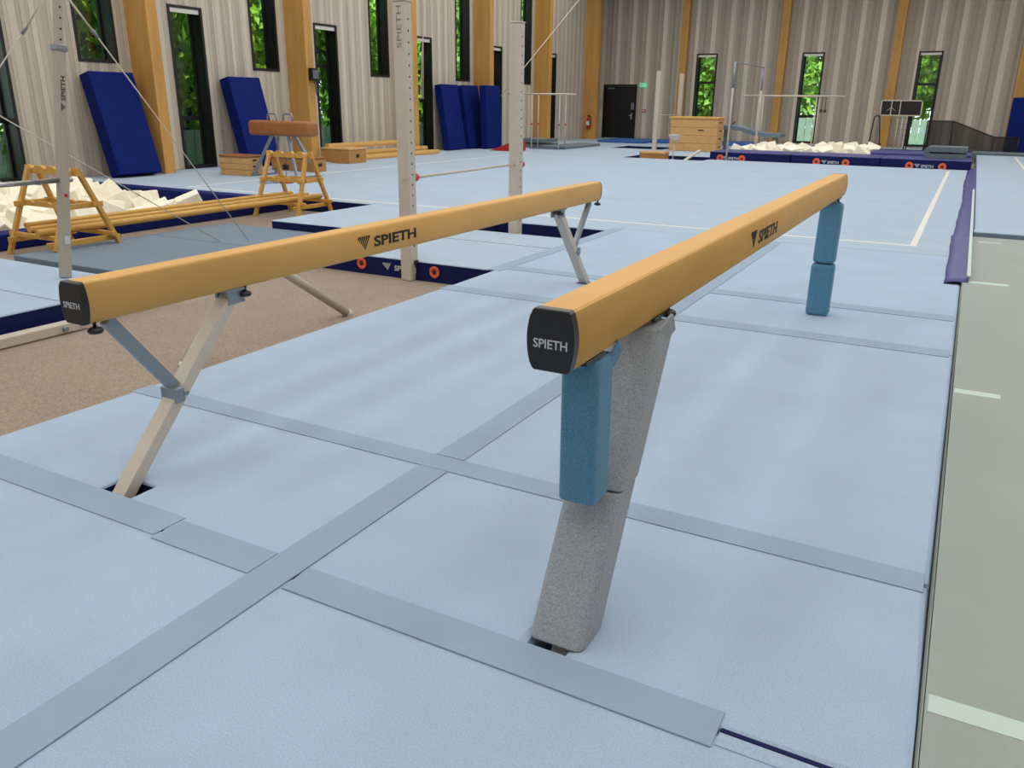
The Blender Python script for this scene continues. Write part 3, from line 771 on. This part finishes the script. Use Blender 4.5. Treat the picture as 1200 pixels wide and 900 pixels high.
# folded mats, red wedge, parallel bars near the corner
def folded_mat(x0, x1, y0, y1, z0, h, label, m='grey_mat'):
    t = thing('folded_mat', ((x0+x1)/2, (y0+y1)/2, z0), label, 'mat')
    r = h/2; th = h*.42
    def u(zc, rr): return [(x0+rr - rr*math.sin(a), zc - rr*math.cos(a)) for a in [math.pi*k/8 for k in range(9)]]
    o = u(z0+r, r); i = u(z0+r, r-th)
    prof = [(x1, z0)] + [(x, z) for x, z in o] + [(x1, z0+h), (x1, z0+h-th)] + [(x0+r-(r-th)*math.sin(a), z0+r+(r-th)*math.cos(a)) for a in [math.pi*k/8 for k in range(9)]] + [(x1, z0+th)]
    MB().prism(prof, y0, y1).build('fold', m, t)
    return t
folded_mat(-13.9, -12.6, 25.3, 26.6, .002, .30, 'dark grey green folded mat under the parallel bars')
mb = MB(); mb.prism([(-13.35, .002), (-12.35, .002), (-12.35, .30), (-12.5, .30)], 22.8, 23.5); tag(mb.build('red_wedge', 'red'), 'red wedge shaped springboard pad in front of the grey folded mat', 'wedge')
tag(MB().box(-12.5, -11.6, 25.0, 28.2, .002, .10, .02).build('flat_mat', 'grey_mat'), 'flat grey green mat beside the parallel bars', 'mat')
pb = thing('parallel_bars', (-12.5, 25.4, 0), 'beige parallel bars on thin steel uprights near the hall corner', 'parallel bars')
for yy in (24.75, 25.25):
    MB().tube((-13.75, yy, 1.82), (-11.35, yy, 1.82), .028).build('rail', 'steel_beige', pb)
    for xx in (-12.78, -11.72):
        MB().tube((xx, yy, .002), (xx, yy, 1.80), .022).build('upright', 'steel_beige', pb)
        MB().tube((xx, yy, .80), (xx, yy, .86), .034).build('collar', 'pink_red', pb)
MB().box(-12.82, -11.68, 24.7, 24.8, .002, .03).build('base_bar', 'steel_grey', pb)

# ------------------------------------------------------------------ wall fittings
fe = thing('fire_extinguisher', (-14.55, 33.80, .42), 'red fire extinguisher hanging on the corner timber post', 'extinguisher')
MB().lathe((-14.55, 33.8, .45), [(.07, 0), (.09, .02), (.09, .40), (.06, .47), (.025, .50), (.025, .54)], 18).build('cylinder', 'red', fe)
MB().box(-14.59, -14.51, 33.76, 33.84, .97, 1.03, .006, 1).build('valve', 'black', fe)
MB().path([(-14.51, 33.8, 1.0), (-14.44, 33.8, .98), (-14.42, 33.8, .8), (-14.44, 33.8, .50)], .012).build('hose', 'black', fe)
MB().box(-14.60, -14.50, 33.86, 33.90, .60, .95).build('bracket', 'steel_grey', fe)
MB().box(-14.63, -14.47, 33.705, 33.709, .60, .78).build('label_plate', 'white_print', fe)
tag(MB().box(-14.47, -14.42, 33.87, 33.90, 1.62, 1.74, .004, 1).build('wall_hook', 'steel_grey'), 'small metal hook plate on the corner post above the extinguisher', 'hook')
es = thing('exit_sign', (-12.78, 35.75, 2.28), 'small green lit exit sign beside the black door', 'sign')
MB().box(-12.93, -12.62, 35.72, 35.795, 2.26, 2.43, .006, 1).build('sign_box', 'exit_light', es)
MB().poly([(-.02, -.05), (.02, 0), (-.02, .05), (-.02, .02), (-.1, .02), (-.1, -.02), (-.02, -.02)], .003, frame((-12.70, 35.72, 2.345), (1, 0, 0), (0, 0, 1), (0, -1, 0))).build('arrow', 'white_print', es)
MB().box(-12.90, -12.82, 35.717, 35.72, 2.28, 2.41).build('running_figure', 'white_print', es)
fb = thing('alarm_button', (-12.66, 35.77, 1.2), 'small red framed alarm button beside the black door', 'button')
MB().box(-12.72, -12.58, 35.74, 35.795, 1.17, 1.31, .004, 1).build('frame_box', 'red', fb); MB().box(-12.69, -12.61, 35.733, 35.74, 1.20, 1.28).build('glass_plate', 'white_print', fb)
tag(MB().box(-14.97+.10, -14.74, 35.74, 35.80, 1.30, 1.72, .004, 1).build('wall_panel', 'plaster'), 'pale square plate on the wall between corner post and black door', 'plate')
pw = thing('power_box', (-14.13, 15.3, 1.9), 'black cable winch box with hanging cables on the timber post', 'power box')
MB().box(XL+.662, XL+.80, 15.14, 15.36, 2.0, 2.30, .01, 1).build('box_body', 'black', pw)
for k in range(3): MB().box(XL+.80, XL+.815, 15.16+k*.065, 15.20+k*.065, 2.05, 2.25).build('switch', 'steel_grey', pw)
MB().path([(XL+.75, 15.25, 2.0), (XL+.77, 15.27, 1.75), (XL+.78, 15.33, 1.52), (XL+.76, 15.38, 1.45), (XL+.74, 15.36, 1.7), (XL+.73, 15.32, 2.0)], .012).build('cable_loop', 'black', pw)
for j, (dy, yy) in enumerate(((0, 20.0), (.05, 20.06), (.1, 20.12), (.14, 20.18))):
    tag(MB().tube((-14.1-.1*j, yy+.5, 6.8), (-14.15, yy-.05, 1.6), .008, n=6).build('pulley_cable', 'cable'), 'thin pale cable hanging along the timber post behind the perforated upright', 'cable', 'pulley cables on the timber post')
tag(MB().tube((-13.9, 24.55, 1.75), (-12.1, 27.3, 5.2), .016, n=8).tube((-12.1, 27.3, 5.2), (-11.6, 28.1, 6.4), .016, n=8).build('tied_rope', 'cable'), 'pale rope drawn slanting up from the timber post behind the bar upright', 'rope')

# ------------------------------------------------------------------ back area
hb2 = thing('training_bar', (-9.0, 28.2, 0), 'beige training bar with two plain uprights in front of the back wall by the door', 'gym bar')
for yy in (27.0, 29.6): MB().box(-9.1, -8.96, yy-.06, yy+.06, -.198, 2.62, .006, 1).build('upright', 'steel_beige', hb2)
MB().tube((-9.03, 26.95, 1.17), (-9.03, 29.65, 1.17), .014).build('bar', 'steel_beige', hb2)
bx = thing('plywood_box', (-7.66, 27.2, 0), 'tall plywood vaulting box with padded tan top in front of a window', 'vaulting box')
for k in range(4): MB().box(-8.49, -6.84, 27.0, 27.8, .004+k*.265, .262+k*.265, .004, 1).build('box_section', 'wood_light', bx)
MB().box(-8.53, -6.80, 26.97, 27.83, 1.066, 1.14, .02, 2).build('padded_top', 'leather', bx)
for k in range(4): MB().box(-6.842, -6.836, 27.25, 27.55, .14+k*.265, .18+k*.265).build('hand_slot', 'black', bx)
MB().box(-7.5, -7.3, 26.99, 27.0, .68, .72, 0, 2).build('handle_slot', 'dark_brown', bx)
bn = thing('wooden_bench', (-7.57, 22.75, -.2), 'low brown wooden block with rounded tan top in the floor recess', 'block')
MB().box(-7.95, -7.17, 22.55, 22.95, -.198, .10, .006, 1).build('block_body', 'wood_box', bn); MB().box(-7.97, -7.15, 22.53, 22.97, .10, .19, .03, 2).build('rounded_top', 'wood_light', bn)
cs = thing('chalk_stand', (-7.0, 22.9, -.2), 'white chalk bowl on a thin stand in the floor recess', 'chalk stand')
mb = MB(); mb.lathe((-7.0, 22.9, .50), [(.11, 0), (.13, .02), (.19, .17), (.20, .18), (.17, .18), (.12, .04)], 20); mb.build('bowl', 'white_paint', cs)
MB().tube((-7.0, 22.9, .51), (-7.03, 22.9, -.195), .022).build('pole', 'steel_beige', cs)
for a in (.4, 2.5, 4.6): MB().tube((-7.02, 22.9, -.02), (-7.02+.28*math.cos(a), 22.9+.28*math.sin(a), -.19), .012, n=8).build('tripod_leg', 'steel_beige', cs)
tag(MB().beam((-6.72, 22.5, -.16), (-6.40, 23.6, .22), .10, .03).build('pale_board', 'steel_beige'), 'pale board leaning slanted in the floor recess beside the chalk stand', 'board')
# sloping vault ramp (grey tongue)
vt = thing('vault_ramp', (-6.0, 28.3, 0), 'grey sloping vaulting table beside the plywood box', 'vault table')
pr = [(-7.15, .86), (-6.7, .86), (-6.3, .80), (-5.75, .66), (-5.4, .62), (-4.95, .62), (-4.93, .57), (-4.97, .50), (-5.4, .49), (-5.8, .53), (-6.3, .68), (-6.7, .72), (-7.15, .72)]
MB().prism(pr, 28.1, 29.0).build('padded_top', 'slate', vt)
for (xx, zz) in ((-6.9, .73), (-5.2, .50)): MB().box(xx-.07, xx+.07, 28.4, 28.7, .002, zz, .01, 1).build('leg', 'steel_grey', vt)
MB().tube((-6.62, 28.05, .88), (-6.5, 28.05, 1.0), .02).build('crank', 'black', vt)
# tall thin bar frame
ub = thing('high_bar_frame', (-5.45, 25.5, -.2), 'tall thin steel high bar frame in front of the back foam pit', 'gym bar')
for yy in (22.98-.02, 27.0):
    MB().tube((-5.42 if yy < 24 else -5.50, yy, .002), (-5.42 if yy < 24 else -5.50, yy, 2.68), .028).build('upright', 'steel_beige', ub)
MB().tube((-5.42, 22.95, 2.69), (-5.50, 27.02, 2.69), .018).build('bar', 'steel_grey', ub)
for yy, xx in ((22.96, -5.42), (27.0, -5.50)): MB().tube((xx, yy, 2.0), (xx, yy, 2.66), .036).build('sleeve_tube', 'steel_grey', ub)
ub2 = thing('parallel_bars', (-4.7, 28.0, 0), 'long beige parallel bars over the back foam pit with hanging straps', 'parallel bars')
for yy in (28.0, 28.6):
    MB().tube((-6.3, yy, 1.845), (-3.1, yy, 1.845), .026).build('rail', 'steel_beige', ub2)
    for xx in (-5.75, -3.9): MB().tube((xx, yy, -.19), (xx, yy, 1.83), .02).build('upright', 'steel_beige', ub2)
for xx in (-3.72, -3.60):
    MB().tube((xx, 28.0, 1.82), (xx, 28.0, 1.42), .012, n=6).build('strap', 'dark_brown', ub2)
    MB().lathe((xx, 28.0, 1.34), [(.03, 0), (.05, .03), (.03, .09)], 10).build('strap_grip', 'dark_brown', ub2)

# back foam pit: navy front mats with vents and print
pm = []
for (x0, x1, rings, tx, lab) in ((-5.93, -3.62, (-5.62, -4.98), -5.28, 'navy pit edge mat with orange vents, next to the plywood box'),
                            (-3.60, -1.28, (-2.90, -2.13), -2.50, 'navy pit edge mat with orange vents, in front of the foam heap'),
                            (-1.26, .93, (-.53, .26), -.14, 'navy pit edge mat with orange vents, under the folded grey mat')):
    t = thing('pit_mat', ((x0+x1)/2, 23.6, -.2), lab, 'mat', 'navy edge mats of the back foam pit')
    MB().box(x0, x1, 23.01, 24.6, -.198, .235, .02, 2).build('mat_body', 'navy', t, top='purple')  # sheen on the navy top is put into the colour as purple
    for xx in rings:
        MB().lathe((xx, 23.005, .055), [(.035, -.004), (.035, .010), (.095, .010), (.10, .006), (.10, -.004)], 24, (0, -1, 0)).build('vent_ring', 'orange', t)
        MB().lathe((xx, 23.008, .055), [(.034, -.002), (.034, .004)], 20, (0, -1, 0)).build('vent_disc', 'dark_brown', t)
    lettering(t, 'SPIETH', (tx+.04, 23.009, .055), (1, 0, 0), (0, 0, 1), (0, -1, 0), .075, .30, 'white_print', .004, .02)
    logo(t, (tx-.20, 23.009, .06), (1, 0, 0), (0, 0, 1), (0, -1, 0), .10, 'white_print', .004)
foam_field(-5.6, -1.95, 25.0, 28.0, .50, lambda x, y: .06 + .10*math.exp(-((x+2.6)**2)/.8), (.30, .36, .40), 'cream foam block heaped in the pit behind the navy edge mats', 'foam blocks in the back pit')
folded_mat(-.26, .78, 23.55, 24.5, .237, .30, 'dark grey green folded mat lying on the navy pit edge mat')
tag(MB().box(-1.7, .9, 24.7, 26.4, -.198, .30, .03).build('pit_cover', 'purple'), 'purple landing cushion behind the folded grey mat', 'cushion')
# dark net fence
nf = thing('net_fence', (.8, 31, 0), 'dark see-through net fence stepping down beside the pale pad', 'fence')
top = [(-.62, 1.10), (.18, 1.10), (1.46, .62), (2.2, .62)]
MB().poly([(-.62, .0)] + [(2.2, 0.0)] + [(x, z) for x, z in reversed(top)], .004, frame((0, 31.0, 0), (1, 0, 0), (0, 0, 1), (0, -1, 0))).build('net', 'net', nf)
MB().path([(x, 31.0, z) for x, z in top], .018, 8).build('top_rail', 'black', nf)
for xx, zz in ((-.62, 1.10), (.18, 1.10), (1.46, .62), (2.2, .62)): MB().tube((xx, 31.0, -.19), (xx, 31.0, zz), .02, n=8).build('fence_post', 'black', nf)
tag(MB().box(1.82, 3.0, 31.6, 32.0, .002, 1.88, .02).build('crash_mat', 'navy_wall_mat'), 'navy crash mat standing upright behind the net fence', 'crash mat')
tag(MB().box(.9, 3.2, 29.6, 30.6, .002, .16, .02).build('flat_mat', 'grey_mat'), 'flat dark grey mat behind the pale pad', 'mat')
# score board on a frame
sc_ = thing('score_board', (-1.68, 33, -.2), 'black score board with pale frame on an open ladder stand', 'score board')
MB().box(-2.36, -.98, 33.0, 33.06, 1.25, 1.75, .006, 1).build('panel', 'black', sc_)
for (x0, x1, z0, z1) in ((-2.38, -.96, 1.74, 1.78), (-2.38, -.96, 1.22, 1.26), (-2.38, -2.34, 1.22, 1.78), (-1.0, -.96, 1.22, 1.78), (-2.02, -1.99, 1.26, 1.74), (-1.72, -1.69, 1.26, 1.74)):
    MB().box(x0, x1, 32.975, 33.0, z0, z1).build('frame_bar', 'steel_beige', sc_)
MB().path([(-2.14, 32.985, 1.40), (-2.0, 32.985, 1.52), (-1.86, 32.985, 1.40)], .012, 6).build('chevron_mark', 'steel_beige', sc_)
for xx in (-1.72, -1.56, -1.38, -1.30): MB().tube((xx, 33.03, -.19), (xx, 33.03, 1.24), .018, n=8).build('stand_tube', 'steel_beige' if xx < -1.4 else 'black', sc_)
for zz in (.35, .55, .75, .95, 1.15): MB().tube((-1.72, 33.03, zz), (-1.38, 33.03, zz), .012, n=6).build('ladder_rung', 'steel_grey', sc_)
hp = thing('hoop_stand', (-2.42, 33, -.2), 'dark looped metal handle cart beside the score board stand', 'cart')
pts = [(-2.60, 33, .2), (-2.56, 33, .8)] + [(-2.44-.10*math.cos(math.pi*k/8), 33, 1.10+.12*math.sin(math.pi*k/8)) for k in range(9)] + [(-2.26, 33, .5), (-2.24, 33, .2)]
MB().path(pts, .02, 8).build('loop', 'black', hp); MB().box(-2.66, -2.18, 32.85, 33.15, -.19, .22, .02).build('cart_body', 'dark_brown', hp)
# blue trampoline beds sunk in the floor near the corner
for (x0, x1, y0, y1, lab) in ((-13.0, -11.0, 31.2, 33.6, 'blue padded bed set in the floor in front of the black door'), (-10.9, -6.3, 32.0, 34.2, 'blue padded bed set in the floor in front of the back wall')):
    tag(MB().box(x0, x1, y0, y1, .002, .10, .02).build('trampoline_pad', 'bright_blue'), lab, 'pad', 'blue padded beds')

# ------------------------------------------------------------------ outdoors
tag(box('ground', 'grass', -60, 40, -20, 75, -.7, -.45), kind='structure')
gme = bpy.data.meshes.new('foliage'); bm = bmesh.new(); RR = random.Random(5)
def leaf_cloud(n, seed, flat=1.0):
    RR = random.Random(seed); bm = bmesh.new()
    lobes = [(Vector((RR.uniform(-1, 1), RR.uniform(-1, 1), RR.uniform(-.9, 1))) * .62, RR.uniform(.35, .6)) for _ in range(16)]
    for k in range(n):
        c, r = RR.choice(lobes)
        d = Vector((RR.gauss(0, 1), RR.gauss(0, 1), RR.gauss(0, 1))).normalized()
        p = c + d*r*RR.uniform(.55, 1.0)
        nrm = (d + Vector((RR.uniform(-.8, .8), RR.uniform(-.8, .8), RR.uniform(-.3, 1)))).normalized()
        x = nrm.orthogonal().normalized(); y = nrm.cross(x); a = RR.uniform(0, 6.28); x, y = x*math.cos(a)+y*math.sin(a), y*math.cos(a)-x*math.sin(a)
        s = RR.uniform(.03, .062)
        q = [p-x*s*1.3, p-y*s*.7+nrm*s*.15, p+x*s*1.3, p+y*s*.7+nrm*s*.15]
        f = bm.faces.new([bm.verts.new(v) for v in q]); f.material_index = RR.random() < .45
    me = bpy.data.meshes.new('foliage'); bm.to_mesh(me); bm.free(); me.materials.append(MATS['leaf_mid']); me.materials.append(MATS['leaf_light'])
    return me
bpy.data.meshes.remove(gme)
clouds = [leaf_cloud(5200, 3), leaf_cloud(5200, 8), leaf_cloud(5200, 21)]
def tree(x, y, r, zc, rz, k, label, group='trees outside the hall'):
    t = thing('tree', (x, y, -.45), label, 'tree', group)
    MB().path([(x, y, -.45), (x+.05, y-.05, zc*.35), (x-.08, y+.06, zc*.7), (x, y, zc)], .14+.02*r, 8).build('trunk', 'bark', t)
    o = bpy.data.objects.new('foliage', clouds[k % 3]); COL.objects.link(o); o.parent = t; o.location = Vector((0, 0, zc+.45)); o.scale = (r, r, rz); o.rotation_euler = (0, 0, R.uniform(0, 6))
    tag(o, kind='stuff')
k = 0
for y in range(8, 66, 4):
    for (xx, r, zc, rz) in ((-19.5, 2.6, 2.9, 3.2), (-23.5, 3.4, 5.2, 3.8)):
        tree(xx + R.uniform(-.8, .8), y + R.uniform(-1, 1) + (2 if xx < -22 else 0), r*R.uniform(.9, 1.15), zc*R.uniform(.85, 1.15), rz, k,
             'leafy green tree outside the window wall' if xx > -22 else 'tall green tree further outside the window wall', 'trees outside the window wall' if xx > -22 else 'tall trees outside the window wall'); k += 1
for (xx, yy, r, zc) in ((-15.5, 42.5, 2.6, 2.6), (-12.0, 44, 3, 3.4), (-8.6, 43, 2.8, 2.6), (-6.5, 47, 3.2, 4.4), (-2.8, 49, 3.4, 4.6), (.6, 47, 3.0, 4.6), (-10.5, 50, 3.4, 5.2), (4, 50, 3.4, 4.6)):
    tree(xx, yy, r, zc, r*1.15, k, 'leafy green tree outside the back wall windows', 'trees outside the back wall'); k += 1
fn = thing('garden_fence', (-4, 39.5, -.45), 'pale green board fence outside the back wall windows', 'fence')
for j in range(26): MB().box(-8.0+j*.32, -7.71+j*.32, 39.5, 39.54, -.45, 1.0, .004, 1).build('fence_board', 'pale_fence', fn)
MB().box(-8.05, .35, 39.54, 39.6, .7, .8).build('fence_rail', 'pale_fence', fn)
gf = thing('garden_fence', (-17.3, 20, -.45), 'pale green board fence outside the window wall', 'fence')
for j in range(95): MB().box(-17.32, -17.28, 6+j*.32, 6.29+j*.32, -.45, .75, .004, 1).build('fence_board', 'pale_fence', gf)

rp = thing('skipping_rope', (-11.0, 10.4, 0), 'coiled grey skipping rope with red grips on the floor behind a trestle', 'rope')
MB().path([(-11.0+.16*math.cos(k*.5)*(1+.2*math.sin(k)), 10.2+.16*math.sin(k*.5), .012+.004*(k % 5)) for k in range(26)], .010, 6).build('rope_coil', 'steel_grey', rp)
for dy in (0, .10): MB().tube((-10.78, 10.25+dy, .022), (-10.60, 10.33+dy, .022), .02, n=8).build('grip', 'pink_red', rp)
